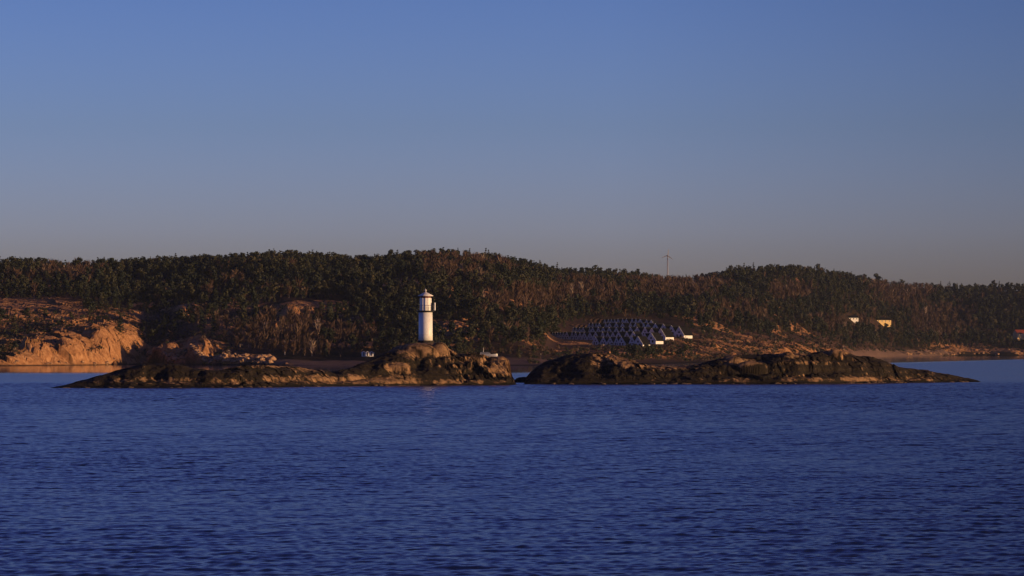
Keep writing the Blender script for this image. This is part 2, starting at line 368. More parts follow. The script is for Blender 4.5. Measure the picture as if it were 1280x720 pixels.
# terraces for the cabin rows
def q(X, Yp): return 685 + X / 6.737, 390 + Yp / 6.737
ROWS = [  # (enlargement x, foot y)
 ('front', [(430, 276, .8), (495, 278, .8), (550, 280, .8), (605, 283, .85), (648, 286, .9), (738, 290, 1.0), (790, 298, 1.08)]),
 ('second', [(65, 226, .62), (88, 226, .62), (110, 227, .64), (133, 228, .66), (158, 229, .68), (188, 230, .72), (232, 229, .7), (262, 231, .72), (298, 233, .72), (335, 236, .75), (383, 236, .76), (430, 236, .8), (490, 236, .82), (530, 237, .78), (574, 238, .8), (622, 240, .85), (692, 240, .88), (745, 242, .9), (842, 262, .95), (900, 268, 1.1)]),
 ('third', [(240, 186, .64), (264, 186, .64), (292, 187, .66), (322, 188, .68), (378, 189, .7), (402, 190, .7), (452, 192, .76), (492, 194, .76), (542, 196, .78), (602, 197, .8), (655, 198, .82), (722, 199, .85), (776, 200, .85), (842, 204, .88), (900, 216, .92), (985, 236, 1.12)]),
 ('fourth', [(372, 150, .66), (402, 150, .66), (430, 151, .66), (456, 152, .68), (512, 152, .7), (542, 152, .7), (600, 155, .76), (652, 158, .76), (720, 160, .8), (762, 160, .8), (832, 164, .84), (866, 166, .84), (930, 170, .86), (1000, 176, .88), (1070, 196, .95), (1140, 222, 1.14)]),
 ('uppermost', [(500, 112, .6), (530, 112, .6), (556, 112, .6), (584, 113, .62), (612, 113, .64), (650, 114, .66), (680, 114, .66), (730, 116, .7), (762, 116, .7), (796, 118, .7), (850, 124, .7), (890, 128, .7)])]
CABINS = []
for rn, L in ROWS:
    n = len(L); X_, Y_, s_0 = L[-1]; u, row = q(X_, Y_); y = ground(u, row).y; px_ = (u - 640) / F * y
    for k in range(n - 1, -1, -1):
        X_, Y_, s_0 = L[k]; u, row = q(X_, Y_)
        yaw = 32 + 16 * float(sm(820, 690, u)) + 4 * float(sm(815, 835, u))
        if k < n - 1:
            t_ = math.tan(R(yaw)); gap = (uprev - u) / F * y     # step left and back along the row
            y = y + gap * t_ * .97 + random.uniform(-.15, .15)
            step = math.hypot(px_ - (u - 640) / F * y, gap * t_)
        else: step = 9
        px_ = (u - 640) / F * y; uprev = u
        sz = s_0 * y / 2000 * 1.12
        CABINS.append((rn, n - k, (px_, y, CZ - (row - HZ) / F * y), R(-yaw), (min(sz, step / 5.6), sz, sz)))
PADS = np.array([(c[2][0], c[2][1], c[2][2] - .25) for c in CABINS])

us = np.linspace(-190, 1480, 1500)
S1 = np.concatenate([np.linspace(-.05, 0, 6)[:-1], np.linspace(0, .12, 110)[:-1], np.linspace(.12, .5, 120)[:-1], np.linspace(.5, 1.05, 80)[:-1], np.linspace(1.05, 1.4, 12)])
U, S = np.meshgrid(us, S1)
Y0 = shore_Y(U); Yr = np.interp(U, LU, LY); YY = Y0 + S * (Yr - Y0); XX = (U - 640) / F * YY
Z, u_, p_, s_, rk, crk = land_Z(XX, YY, True)
heath = np.clip(cover(HEATH, u_, p_) * 1.4 + .3 * fbm(XX / 30, YY / 30, 80, 3), 0, 1)
rockm = np.clip(rk, 0, 1) * .75
sand = np.maximum.reduce([blob(u_, p_, 430, 450, 95, 7) * sm(.012, 0, s_ * 0 + s_ - .035), blob(u_, p_, 640, 452, 80, 4) * .6, blob(u_, p_, 1110, 442, 70, 4) * 1.2 * sm(1030, 1090, u_)])
sand = np.clip(sand * 2, 0, 1)
wet = np.clip(1 - Z / .7, 0, 1) * (1 - sand * .9)
me = mesh_np('hills', np.stack([XX, YY, Z], -1).reshape(-1, 3), grid_faces(*U.shape), m_land,
             dict(heath=heath, rock=rockm, sand=sand, crack=np.clip(crk, 0, 1), wet=wet))
tag(link('hills', me), 'wooded granite hills of the mainland behind the skerries', kind='structure')

# ------------------------------------------------------------------ sea
def wave_z(x, y):
    r_ = np.random.default_rng(77); z = np.zeros_like(x); fade = 1 - sm(690, 800, y)
    for k in range(46):
        lam = 7.0 * (.36 / 7.0) ** (k / 45); th = r_.normal(math.pi * .56, .62 if lam < 3 else .4)
        kk = 2 * math.pi / lam * r_.uniform(.9, 1.1); amp = .030 * lam / (2 * math.pi) * .68 * (.30 if lam > 3.2 else .8 if lam > 1.5 else 1.45) * r_.uniform(.6, 1.4)
        dx, dy = math.cos(th) * kk, math.sin(th) * kk; ph = r_.uniform(0, 6.28)
        far = (1 - sm(150, 420, y)) if lam < .95 else 1 + .5 * sm(250, 500, y) * (lam < 3.2)
        z += amp * far * np.sin(dx * x + dy * y + ph + 1.5 * fbm(x / (lam * 7), y / (lam * 7), 400 + k, 1) if k % 3 == 0 else dx * x + dy * y + ph)
    gust = 1 + .45 * fbm(x / 26, y / 55, 480, 3)
    return z * fade * gust
ys = np.concatenate([np.arange(104, 300, .17), np.arange(300, 800, .42), [800.0]])
uu = np.linspace(-260, 1540, 920)
Uw, Yw_ = np.meshgrid(uu, ys); Xw = (Uw - 640) / F * Yw_
Vw = np.stack([Xw, Yw_, wave_z(Xw, Yw_)], -1).reshape(-1, 3); Fw = grid_faces(*Uw.shape); nv = len(Vw)
def xe(u_, y_): return (u_ - 640) / F * y_
VV, FF = [Vw], [Fw]
ysd = np.append(np.arange(104, 800, .5), 800.0)
for u_, sd in ((-260, -1), (1540, 1)):
    k_ = np.linspace(0, 95, 210); K_, Y_ = np.meshgrid(k_, ysd); X_ = xe(u_, Y_) + sd * K_
    f_ = grid_faces(*K_.shape)
    FF.append((f_ if sd > 0 else f_[:, ::-1]) + nv); VV.append(np.stack([X_, Y_, wave_z(X_, Y_) * (1 - sm(85, 95, K_))], -1).reshape(-1, 3)); nv += K_.size
L0, L1, R0, R1 = xe(-260, 104) - 95, xe(-260, 800) - 95, xe(1540, 104) + 95, xe(1540, 800) + 95
ex = [(-30000, -300, 0), (30000, -300, 0), (30000, 104, 0), (-30000, 104, 0),
      (L0, 104, 0), (L1, 800, 0), (-30000, 800, 0), (R0, 104, 0), (R1, 800, 0), (30000, 800, 0), (30000, 60000, 0), (-30000, 60000, 0)]
FF.append(np.array([(0, 1, 2, 3), (3, 4, 5, 6), (7, 2, 9, 8), (6, 9, 10, 11)]) + nv); VV.append(np.array(ex))
me = mesh_np('water', np.concatenate(VV), np.concatenate(FF), m_sea, smooth=True)
tag(link('water', me), 'rippled dark blue sea', kind='structure')

# ------------------------------------------------------------------ skerries
TOPA = [(56, 487), (62, 485), (80, 481), (95, 476), (110, 473), (130, 468), (150, 462), (178, 455), (200, 453.5), (220, 455), (240, 460), (265, 462), (290, 460), (310, 456), (340, 457), (370, 459), (395, 463), (415, 465), (430, 461), (445, 456), (460, 450), (475, 444),
        (486, 438), (497, 432), (510, 430), (522, 429), (545, 429), (556, 431), (563, 438), (575, 441), (590, 443), (600, 443), (612, 446), (628, 446), (632, 449), (636, 458), (639.5, 468), (643, 477), (647, 482), (651, 485)]
WLA = [(56, 485.3), (300, 484.7), (420, 483), (520, 481.9), (600, 481.4), (650, 481.2)]
TOPB = [(652, 486), (655, 480), (658, 470), (668, 460), (680, 453), (700, 447), (715, 443.5), (740, 441.5), (760, 443), (778, 446), (790, 450), (805, 455), (830, 457), (850, 457), (870, 455), (888, 451), (905, 446), (925, 443), (960, 442), (985, 441), (1010, 441.5), (1030, 439), (1042, 437.5),
        (1056, 439), (1070, 445), (1092, 447), (1105, 450), (1118, 456), (1130, 459), (1160, 462), (1185, 467), (1205, 472), (1222, 475.5), (1232, 480)]
WLB = [(650, 480.4), (800, 480.4), (1000, 479.9), (1235, 477.5)]
def skerry(name, label, top, wl, seed, ledge, crag, pale, domes, du=.75, nr=230):
    tu, tp = np.array(top, float).T; wu, wp = np.array(wl, float).T
    us = np.arange(tu[0], tu[-1] + .1, du)
    vs = np.concatenate([np.linspace(-.25, 0, 8)[:-1], np.linspace(0, 1.15, int(nr * .75))[:-1], np.linspace(1.15, 2.6, int(nr * .25))])
    U, V_ = np.meshgrid(us, vs)
    Yw = F * CZ / (np.interp(U, wu, wp) - HZ)
    ht = np.interp(U, tu, tp)
    zc0 = np.maximum(.0, CZ - (ht - HZ) / F * (Yw + 10))
    D = 5 + 1.9 * zc0
    Yc = Yw + D; Zc = CZ - (ht - HZ) / F * Yc
    wig = fbm(U / 22, V_ * 0 + seed, seed, 3) * .25
    Y = Yw + V_ * D; X = (U - 640) / F * Y
    v = V_ + wig * np.clip(1 - np.abs(V_ - .5) * 2, 0, 1) * .6
    v = v + .10 * fbm(X / 3, Y / 4, seed + 5, 3) * np.clip(V_ * 4, 0, 1) * np.clip((1 - V_) * 4, 0, 1)
    lg = np.interp(U, *np.array(ledge, float).T)
    f1 = np.interp(np.clip(v, 0, 1), [0, .05, .1, .3, .38, .5, .7, .88, 1], [0, .10, .17, .24, .45, .66, .86, .96, 1])
    f2 = np.sin(np.clip(v, 0, 1) * math.pi / 2) ** .72
    fr = f1 * lg + f2 * (1 - lg)
    fr = np.where(V_ > 1, np.cos(np.clip((V_ - 1) / 1.35, 0, 1) * math.pi / 2) ** 1.2, fr)
    z = Zc * fr
    z = np.where(V_ < 0, V_ * 3, z)
    z = np.where(V_ > 2.35, z - (V_ - 2.35) * 8, z)
    cg = np.interp(U, *np.array(crag, float).T)
    on = sm(0, .12, V_) * (1 - .55 * sm(.8, 1, V_) * (1 - cg)) * sm(0, 1.2, Zc)
    wx = X + .8 * fbm(X / 2, Y / 2, seed + 9, 2); wy = Y + .8 * fbm(X / 2, Y / 2, seed + 12, 2)
    c1, e1 = cells(wx / 5.6, wy / 4.0, seed + 20); c2, e2 = cells(wx / 1.5, wy / 1.9, seed + 30); c3, e3 = cells(wx / .6, wy / .8, seed + 34)
    z = z + on * (c1 * (.16 + 1.2 * cg) + c2 * (.10 + .65 * cg) + c3 * (.035 + .24 * cg) + fbm(X / .8, Y / .8, seed + 40, 4) * (.10 + .2 * cg) + fbm(X / 9, Y / 6, seed + 41, 2) * .5 * (1 - cg) - .1 - .28 * cg)
    pz = 1.25; zq = z / pz + .8 * fbm(X / 14, Y / 14, seed + 80, 2); fq = zq - np.floor(zq)
    z = z + (.22 + .3 * cg) * on * pz * (sm(.25, .75, fq) - fq)
    for du_, row, Yo, ru, h, asp in domes:       # rounded granite swells
        yw0 = F * CZ / (np.interp(du_, wu, wp) - HZ); by = yw0 + Yo; bx = (du_ - 640) / F * by; rx = ru / F * by
        dx = (X - bx) / rx; r2 = np.abs(dx) ** 2.6 + np.abs((Y - by) / (rx * asp)) ** 2.6
        zt = CZ - (row - HZ) / F * by
        dome = zt - h + h * np.clip(1 - r2, 0, 1) ** .42 + .16 * fbm(X / 1.8, Y / 1.8, seed + 3, 4) + cg * (.5 * c1 + .3 * c2) + .04 * c3
        z = np.where((r2 < 1), np.maximum(z, dome), z)
    row = HZ - (z - CZ) * F / Y
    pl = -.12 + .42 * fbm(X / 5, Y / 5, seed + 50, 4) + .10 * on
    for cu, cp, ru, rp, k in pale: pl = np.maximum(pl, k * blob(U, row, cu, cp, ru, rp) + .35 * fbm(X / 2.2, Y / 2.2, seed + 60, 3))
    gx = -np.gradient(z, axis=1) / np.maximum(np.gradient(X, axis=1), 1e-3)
    pl = pl + .34 * sm(.1, .9, gx) * sm(.8, 2.2, z) + .22 * sm(.75, 1.0, V_) * sm(1.5, 3, z) - .25 * sm(-.1, .4, fbm(X / 3.2, Y / 3.2, seed + 90, 3)) * (z < 2.2)  # sunward faces and crests painted paler as warm highlights; low band broken up
    wetm = 1 - sm(.25, .55, z + .25 * fbm(X / 3, Y / 3, seed + 70, 2))
    ck = np.clip(1 - e1 / .05, 0, 1) * 1.0 + np.clip(1 - e2 / .07, 0, 1) * (.45 + .4 * cg)
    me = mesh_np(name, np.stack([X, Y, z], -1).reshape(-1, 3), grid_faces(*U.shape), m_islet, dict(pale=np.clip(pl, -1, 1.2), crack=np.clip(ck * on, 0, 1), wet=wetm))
    o = link(name, me); tag(o, label, kind='structure'); return X, Y, z
PALA = [(270, 476, 220, 5, .55), (215, 475, 35, 4, .75), (400, 474, 120, 6, .75), (480, 475, 60, 6, .85), (560, 477, 100, 4, .7), (497, 459, 16, 6, 1.1), (525, 437, 36, 11, .9), (551, 433, 13, 8, 1.5), (600, 452, 38, 14, .45), (626, 456, 18, 16, .9), (570, 455, 30, 12, .35), (340, 458, 40, 3, .6), (385, 462, 30, 4, .7), (510, 470, 30, 6, .5)]
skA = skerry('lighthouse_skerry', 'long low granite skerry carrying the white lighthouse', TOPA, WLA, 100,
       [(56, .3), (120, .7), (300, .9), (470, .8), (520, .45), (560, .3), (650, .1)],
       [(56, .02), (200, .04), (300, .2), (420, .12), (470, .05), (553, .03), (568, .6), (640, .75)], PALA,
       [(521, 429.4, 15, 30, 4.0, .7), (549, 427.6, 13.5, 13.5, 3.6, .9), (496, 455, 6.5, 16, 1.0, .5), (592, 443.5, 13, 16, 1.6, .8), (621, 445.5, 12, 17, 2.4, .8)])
PALB = [(748, 451, 11, 8, 1.1), (768, 449, 12, 7, 1.1), (783, 455, 12, 6, .9), (840, 459, 50, 4, .7), (915, 448, 14, 5, .9), (930, 453, 24, 4, 1.1), (990, 443, 18, 4, 1.1), (1045, 441, 14, 5, 1.3), (1000, 452, 60, 4, .5), (860, 474, 40, 4, .5), (920, 475, 30, 4, .7), (1000, 474, 50, 5, .75), (1075, 474, 50, 5, .8), (1130, 474, 60, 4, .75), (700, 474, 40, 3, .2), (1150, 468, 40, 5, .4)]
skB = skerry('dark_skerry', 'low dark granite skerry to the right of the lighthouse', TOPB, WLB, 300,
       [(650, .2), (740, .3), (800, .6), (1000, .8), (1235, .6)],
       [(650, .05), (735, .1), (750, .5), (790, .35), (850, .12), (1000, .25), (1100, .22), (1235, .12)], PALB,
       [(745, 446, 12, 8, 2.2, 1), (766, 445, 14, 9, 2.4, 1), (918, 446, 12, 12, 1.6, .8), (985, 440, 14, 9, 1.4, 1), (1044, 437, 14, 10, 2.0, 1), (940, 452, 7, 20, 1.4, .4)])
skerry('low_reef', 'low black reef awash in the gap between the skerries', [(628, 482), (632, 479), (640, 475.5), (648, 473.5), (655, 472), (664, 472), (670, 479), (672, 483)],
       [(628, 478.4), (672, 478.4)], 500, [(628, .5), (672, .5)], [(628, .5), (672, .5)], [(640, 475, 8, 2, .8)], [], .6, 80)

# ------------------------------------------------------------------ lighthouse
LX, LYd = (532 - 640) / F * 724, 724.0
LH0 = CZ - (429.0 - HZ) / F * LYd
kx = LYd / F                                # metres per photo pixel at the tower
lh = thing('lighthouse', 'white round lighthouse with black gallery standing on the granite dome', 'lighthouse', (LX, LYd, LH0))
def zz(row): return (429.0 - row) * kx
rt = 8.7 * kx
MB().lathe([(rt * 1.18, -1.2), (rt * 1.18, zz(426.2)), (rt * 1.08, zz(425.6))], 40).build('plinth', m_plinth, lh)
tw = MB().lathe([(rt * 1.02, zz(425.6)), (rt, zz(417.6)), (rt * .985, zz(389.8))], 56).build('tower', m_white, lh)
MB().lathe([(rt * 1.0, zz(417.9)), (rt * 1.035, zz(417.8)), (rt * 1.035, zz(417.2)), (rt * 1.0, zz(417.1))], 56).build('joint_ring', m_white, lh)
d = MB().box(-.45, .45, -rt * 1.04, -rt * .9, zz(425.4), zz(414.8)); dm = d.mesh('door', m_iron)
do = link('door', dm, lh); do.rotation_euler = (0, 0, R(-118)); do['label'] = 'black door'
# gallery: deck, brackets, railing
MB().lathe([(rt * .99, zz(390.6)), (rt * 1.24, zz(389.6)), (rt * 1.24, zz(388.2)), (rt * .5, zz(388.2))], 48).build('gallery_deck', m_iron, lh)
rb = MB(); n = 16; rr_ = rt * 1.2
for k in range(n):
    a, c_ = 2 * math.pi * k / n, 2 * math.pi * (k + 1) / n
    rb.tube((rr_ * math.cos(a), rr_ * math.sin(a), zz(388.2)), (rr_ * math.cos(a), rr_ * math.sin(a), zz(381.6)), .022)
    for row in (381.6, 384.0, 386.2):
        rb.tube((rr_ * math.cos(a), rr_ * math.sin(a), zz(row)), (rr_ * math.cos(c_), rr_ * math.sin(c_), zz(row)), .018 if row > 382 else .028)
rb.build('gallery_railing', m_iron, lh)
rl = 7.2 * kx
MB().lathe([(rl, zz(388.2)), (rl, zz(372.6))], 12, False).build('lantern_wall', m_white, lh)
st = MB()
for k in range(12):
    a = 2 * math.pi * k / 12
    st.tube((rl * 1.005 * math.cos(a), rl * 1.005 * math.sin(a), zz(388)), (rl * 1.005 * math.cos(a), rl * 1.005 * math.sin(a), zz(372.6)), .022)
st.build('lantern_ribs', m_white, lh)
for ang in (-64,):
    wnd = MB().box(-.15, .15, -rl * 1.0, -rl * .93, zz(385), zz(376)).build('lantern_window', m_glass if ang == -124 else m_white, lh); wnd.rotation_euler = (0, 0, R(ang + 90))
MB().lathe([(rl * .93, zz(372.6)), (rl * .93, zz(369.9))], 12, False).build('sector_light_band', m_redband, lh)
rf = MB().lathe([(rl * 1.30, zz(370.3)), (rl * 1.34, zz(369.6)), (rl * .75, zz(367.4)), (rl * .22, zz(365.4)), (.16, zz(365.2))], 36).build('roof', m_lroof, lh)
MB().lathe([(.17, zz(365.3)), (.17, zz(363.2)), (.26, zz(363.0)), (.22, zz(362.2)), (.06, zz(361.9)), (.03, zz(360.6))], 16).build('roof_vent', m_lroof, lh)
pn = MB().box(rt * 1.28, rt * 1.28 + .22, -.3, .3, zz(388.0), zz(378.4)).box(rt * 1.18, rt * 1.29, -.05, .05, zz(387), zz(386)).build('equipment_cabinet', m_white, lh)
pn.rotation_euler = (0, 0, R(-12))
MB().tube((rt * 1.22, -.1, zz(388.5)), (rt * 1.22, -.1, zz(376.2)), .03).build('aerial', m_iron, lh)
# safety posts round the tower foot
def sk_z(G, x, y):
    X, Y, z = G; d_ = (X - x) ** 2 + (Y - y) ** 2; return float(z.flat[int(np.argmin(d_))])
for px, yo, lab in ((518.5, 0, 'thin dark post left of the lighthouse foot'), (545.4, 1.5, 'thin dark post close to the right of the lighthouse foot'), (549.5, 0, 'thin dark post furthest right of the lighthouse foot')):
    x = (px - 640) / F * (LYd + yo); z = sk_z(skA, x, LYd + yo)
    h = (429 - 418.5) * kx + LH0 - z
    tag(MB().tube((0, 0, -.15), (0, 0, h), .045, .04, 8).lathe([(.11, -.1), (.11, .05), (.06, .08)], 10).lathe([(.06, h), (.07, h + .03), (.02, h + .07)], 8).build('safety_post', m_iron, None, (x, LYd + yo, z)), lab, 'post', 'safety posts round the lighthouse foot')

# ------------------------------------------------------------------ cabins
def cabin_meshes():
    w, L, hw, hr = 2.7, 7.5, 1.7, 5.4
    wall = MB().prism([(-w, -1.6), (w, -1.6), (w, hw), (0, hr), (-w, hw)], -L / 2, L / 2).mesh('wall', m_cabin)
    t, o, e = .16, .28, .35
    sl = (hr - hw) / w
    pts = [(-w - o, hw - o * sl + .02), (0, hr + .02), (w + o, hw - o * sl + .02), (w + o, hw - o * sl + t + .1), (0, hr + t + .14), (-w - o, hw - o * sl + t + .1)]
    roof = MB().prism(pts, -L / 2 - .05, L / 2 + e).mesh('roof', m_roof)
    bp = [(-w - o, hw - o * sl - .1), (0, hr - .1), (w + o, hw - o * sl - .1), (w + o, hw - o * sl + t + .14), (0, hr + t + .18), (-w - o, hw - o * sl + t + .14)]
    barge = MB().prism(bp, -L / 2 - .2, -L / 2 - .055).mesh('barge_board', m_cabin)
    win = MB().prism([(-.6, 2.5), (.6, 2.5), (.2, 3.5), (-.2, 3.5)], -L / 2 - .04, -L / 2 + .02).mesh('window', m_glass)
    door = MB().box(-1.5, -.65, -L / 2 - .045, -L / 2 + .02, -.1, 1.9).mesh('door', m_glass)
    win2 = MB().box(.4, 1.4, -L / 2 - .042, -L / 2 + .02, .6, 1.8).mesh('window', m_glass)
    return [('wall', wall), ('roof', roof), ('barge_board', barge), ('window', win), ('window', win2), ('door', door)]
cm = cabin_meshes(); cab0 = None
ORD = ['', 'first', 'second', 'third', 'fourth', 'fifth', 'sixth', 'seventh', 'eighth', 'ninth', 'tenth', 'eleventh', 'twelfth', 'thirteenth', 'fourteenth', 'fifteenth', 'sixteenth', 'seventeenth', 'eighteenth', 'nineteenth', 'twentieth']
for rn, rank, loc, rz, scl in CABINS:
    lab = ('white A-frame cabin with sunlit end wall, rightmost of the %s row' % rn) if rank == 1 and rn != 'uppermost' else 'white A-frame cabin, %s from the right in the %s row' % (ORD[rank], rn)
    if rank == 1 and rn == 'uppermost': lab = 'small white A-frame cabin, rightmost of the uppermost row'
    if cab0 is None:
        cab0 = thing('cabin', lab, 'cabin', loc, rz, 'white A-frame cabins in rows on the shore slope')
        for nm, m_ in cm: link(nm, m_, cab0)
        cab0.scale = scl
    else: dup(cab0, loc, rz, lab, scl)

# ------------------------------------------------------------------ other houses
def house(u, row, w, L, hw, hr, rz, label, wallm, roofm, wins=3, cat='house', name='house', chim=True, dz=.3):
    g = ground(u, row)
    t = thing(name, label, cat, (g.x, g.y, g.z + dz), rz)
    MB().prism([(-w / 2, -4), (w / 2, -4), (w / 2, hw), (0, hr), (-w / 2, hw)], -L / 2, L / 2).build('wall', wallm, t)
    o = .35; sl = (hr - hw) / (w / 2)
    r_ = MB().prism([(-w / 2 - o, hw - o * sl + .02), (0, hr + .02), (w / 2 + o, hw - o * sl + .02), (w / 2 + o, hw - o * sl + .22), (0, hr + .24), (-w / 2 - o, hw - o * sl + .22)], -L / 2 - .3, L / 2 + .3).build('roof', roofm, t)
    if chim: MB().box(-.9, -.3, -.4, .4, hr - .8, hr + .9).build('chimney', m_plinth, r_)
    for k in range(wins):
        y = -L / 2 + L * (k + .5) / wins
        for sx_ in (-1, 1):
            f = MB().box(sx_ * w / 2 - .03, sx_ * w / 2 + .03, y - .62, y + .62, hw - 1.75, hw - .45).build('window', m_white, t)
            MB().box(sx_ * w / 2 - .04, sx_ * w / 2 + .04, y - .5, y + .5, hw - 1.65, hw - .55).build('pane', m_glass, f)
    MB().box(-min(.5, w * .13), min(.5, w * .13), -L / 2 - .03, -L / 2 + .02, 0, 2.1).build('door', m_plinth, t)
    return t
house(1065.5, 401, 6, 10, 2.3, 4.2, R(-72), 'small white house with twin sunlit walls among trees on the right slope', m_white, m_roof, dz=.7)
house(1103, 406, 7, 17, 3.4, 5.8, R(-70), 'golden sunlit long house under a dark roof among pines', m_yellow, m_roof, 4, dz=1.6)
house(1274.5, 425, 9, 12, 7.2, 11.0, R(-66), 'yellow sunlit house with a red roof at the right picture edge', m_yellow, m_redroof, 4)
house(1218, 411, 6, 8, 2.6, 4.6, R(-75), 'small grey-green shed half hidden in trees above the right beach', plain('grey_green_boards', (.16, .19, .17)), m_roof, 2, 'shed', 'shed', False)
for k, (u, lab) in enumerate(((454.6, 'leftmost of three tiny white beach huts behind the skerry'), (459.2, 'middle of three tiny white beach huts behind the skerry'), (464.4, 'rightmost of three tiny white beach huts behind the skerry'))):
    t = house(u, 445.5, 1.9, 1.8, 1.45, 2.0, R(8), lab, m_white, m_lroof, 0, 'beach hut', 'beach_hut', False, .2); t['group'] = 'white beach huts'
# pale motor boat lying at the far shore behind the lighthouse rock
g = ground(609, 447.5); t = thing('motor_boat', 'pale motor boat with a short mast laid up ashore behind the lighthouse rock', 'boat', (g.x, g.y, g.z + .3), R(2)); t.scale = (1.12, 1, .8)
bm = bmesh.new(); ring = []
for k in range(13):
    a = k / 12; x = -4.4 + 8.8 * a; hb = 1.5 * (1 - max(0, (a - .45) / .55) ** 2.2); sh = 1.55 + .5 * a * a
    ring.append([bm.verts.new((x, yy * hb, z_)) for yy, z_ in ((-1, sh), (-.9, .5), (-.3, -.3), (.3, -.3), (.9, .5), (1, sh))])
for a, b_ in zip(ring, ring[1:]):
    for k in range(5): bm.faces.new((a[k], b_[k], b_[k + 1], a[k + 1]))
    bm.faces.new((a[5], b_[5], b_[0], a[0]))
bm.faces.new(ring[0])
bmesh.ops.recalc_face_normals(bm, faces=bm.faces[:]); me = bpy.data.meshes.new('hull'); bm.to_mesh(me); me.materials.append(m_hull); link('hull', me, t)
cbn = MB().prism([(-3.0, 1.6), (1.6, 1.75), (.6, 3.0), (-2.8, 3.0)], -1.05, 1.05).build('wheelhouse', m_hull, t)
MB().prism([(-2.6, 2.2), (1.0, 2.25), (.6, 2.75), (-2.5, 2.75)], -1.07, 1.07).build('window', m_glass, cbn)
MB().tube((-1.6, 0, 3.0), (-1.6, 0, 5.6), .09, .05).build('mast', m_white, t)

# ------------------------------------------------------------------ wind turbine
g = W(834.5, 352, 3700)
t = thing('wind_turbine', 'slender grey wind turbine rising behind the wooded ridge', 'wind turbine', (g.x, g.y, 60), 0)
k_ = 3700 / F; zh = CZ - (319.5 - HZ) * k_ - 60
MB().lathe([(1.15, 0), (.55, zh - .5)], 20).build('tower', m_grey, t)
MB().box(-.7, .7, -1.6, 2.6, zh - .7, zh + .9).build('nacelle', m_grey, t)
hub = MB().lathe([(.5, -.6), (.7, 0), (.35, .9)], 14).mesh('hub', m_grey); ho = link('hub', hub, t, (0, -2.0, zh + .1)); ho.rotation_euler = (R(90), 0, 0)
for a in (8, 128, 248):
    bm = bmesh.new(); rs = []
    for r_, c_, th in ((.5, .4, .4), (1.6, 1.05, .36), (4, .8, .25), (7.6, .3, .1)):
        rs.append([bm.verts.new(p) for p in ((-c_ * .35, -th / 2, r_), (c_ * .65, 0, r_), (-c_ * .35, th / 2, r_))])
    for p_, q_ in zip(rs, rs[1:]):
        for k in range(3): bm.faces.new((p_[k], p_[(k + 1) % 3], q_[(k + 1) % 3], q_[k]))
    bm.faces.new(rs[0][::-1]); bm.faces.new(rs[-1])
    me = bpy.data.meshes.new('blade'); bm.to_mesh(me); me.materials.append(m_grey)
    o = link('blade', me, t, (0, -2.2, zh + .1)); o.rotation_euler = (0, R(a), R(0))

# ------------------------------------------------------------------ trees
def tri_cloud(centres, radii, n, size, rg, flat=.6, up=0):
    """leaf-clump triangles scattered through ellipsoidal clumps"""
    Vs = []
    for (c, r), m in zip(zip(centres, radii), n):
        d = rg.normal(size=(m, 3)); d /= np.linalg.norm(d, axis=1)[:, None]
        p = c + d * r * np.array([1, 1, flat]) * rg.uniform(.55, 1.05, (m, 1))
        t1 = rg.normal(size=(m, 3)); t1[:, 2] += up; dm = d + rg.normal(0, .5, (m, 3)); dm /= np.linalg.norm(dm, axis=1)[:, None]
        t1 -= dm * (t1 * dm).sum(1)[:, None]; t1 /= np.linalg.norm(t1, axis=1)[:, None]
        t2 = np.cross(t1, dm); t2 /= np.linalg.norm(t2, axis=1)[:, None]
        s = size * rg.uniform(.6, 1.3, (m, 1))
        Vs.append(np.stack([p - t1 * s * .6 - t2 * s * .5, p - t1 * s * .6 + t2 * s * .5, p + t1 * s * .8], 1).reshape(-1, 3))
    return np.concatenate(Vs)
def pine_cloud(rg, H, dens=1.0, size=.75):
    k = rg.integers(6, 10); C_, R_ = [], []
    base = rg.uniform(.34, .6)
    lean = rg.normal(0, .04, 2)
    for i in range(k):
        f = base + (1 - base) * (i + .5) / k
        spread = H * .33 * (1 - ((f - base) / (1 - base)) ** 2 * .6)
        a = rg.uniform(0, 6.28); rr = spread * rg.uniform(.1, .75)
        C_.append(np.array([math.cos(a) * rr + lean[0] * H * f, math.sin(a) * rr + lean[1] * H * f, H * f * .95])); R_.append(H * rg.uniform(.10, .18))
    return tri_cloud(C_, R_, [int(16 * dens)] * k, size, rg, .62)
def spruce_cloud(rg, H, dens=1.0, size=.7):
    C_, R_, N_ = [], [], []
    for i in range(8):
        f = .14 + .84 * i / 7; r = H * .21 * (1.04 - f) + .12
        C_.append(np.array([rg.normal(0, .1), rg.normal(0, .1), H * f])); R_.append(r); N_.append(max(4, int((20 - 2 * i) * dens)))
    return tri_cloud(C_, R_, N_, size, rg, .5)
def bare_cloud(rg, H, dens=1.0, w=.10):
    """thin rising twigs fanning out of a few limbs"""
    Vs = []; n = int(60 * dens)
    t = rg.uniform(0, 6.28, n); f = rg.uniform(.18, .75, n); sp = rg.uniform(0, .13, n) * H * (f + .2)
    a = np.stack([np.cos(t) * sp, np.sin(t) * sp, f * H], 1)
    d = np.stack([np.cos(t) * rg.uniform(.1, .7, n), np.sin(t) * rg.uniform(.1, .7, n), rg.uniform(.5, 1, n)], 1); d /= np.linalg.norm(d, axis=1)[:, None]
    L = H * rg.uniform(.14, .32, n)[:, None]
    s = np.cross(d, rg.normal(size=(n, 3))); s /= np.linalg.norm(s, axis=1)[:, None]; s *= w * rg.uniform(.7, 2.2, (n, 1))
    return np.stack([a - s, a + s, a + d * L], 1).reshape(-1, 3)
def trunk_tris(H, r, top=.85):
    out = []
    for k in range(3):
        a, c_ = 2.094 * k, 2.094 * (k + 1)
        p0 = (r * math.cos(a), r * math.sin(a), -1.2); p1 = (r * math.cos(c_), r * math.sin(c_), -1.2)
        out += [p0, p1, (0, 0, H * top)]
    return np.array(out)
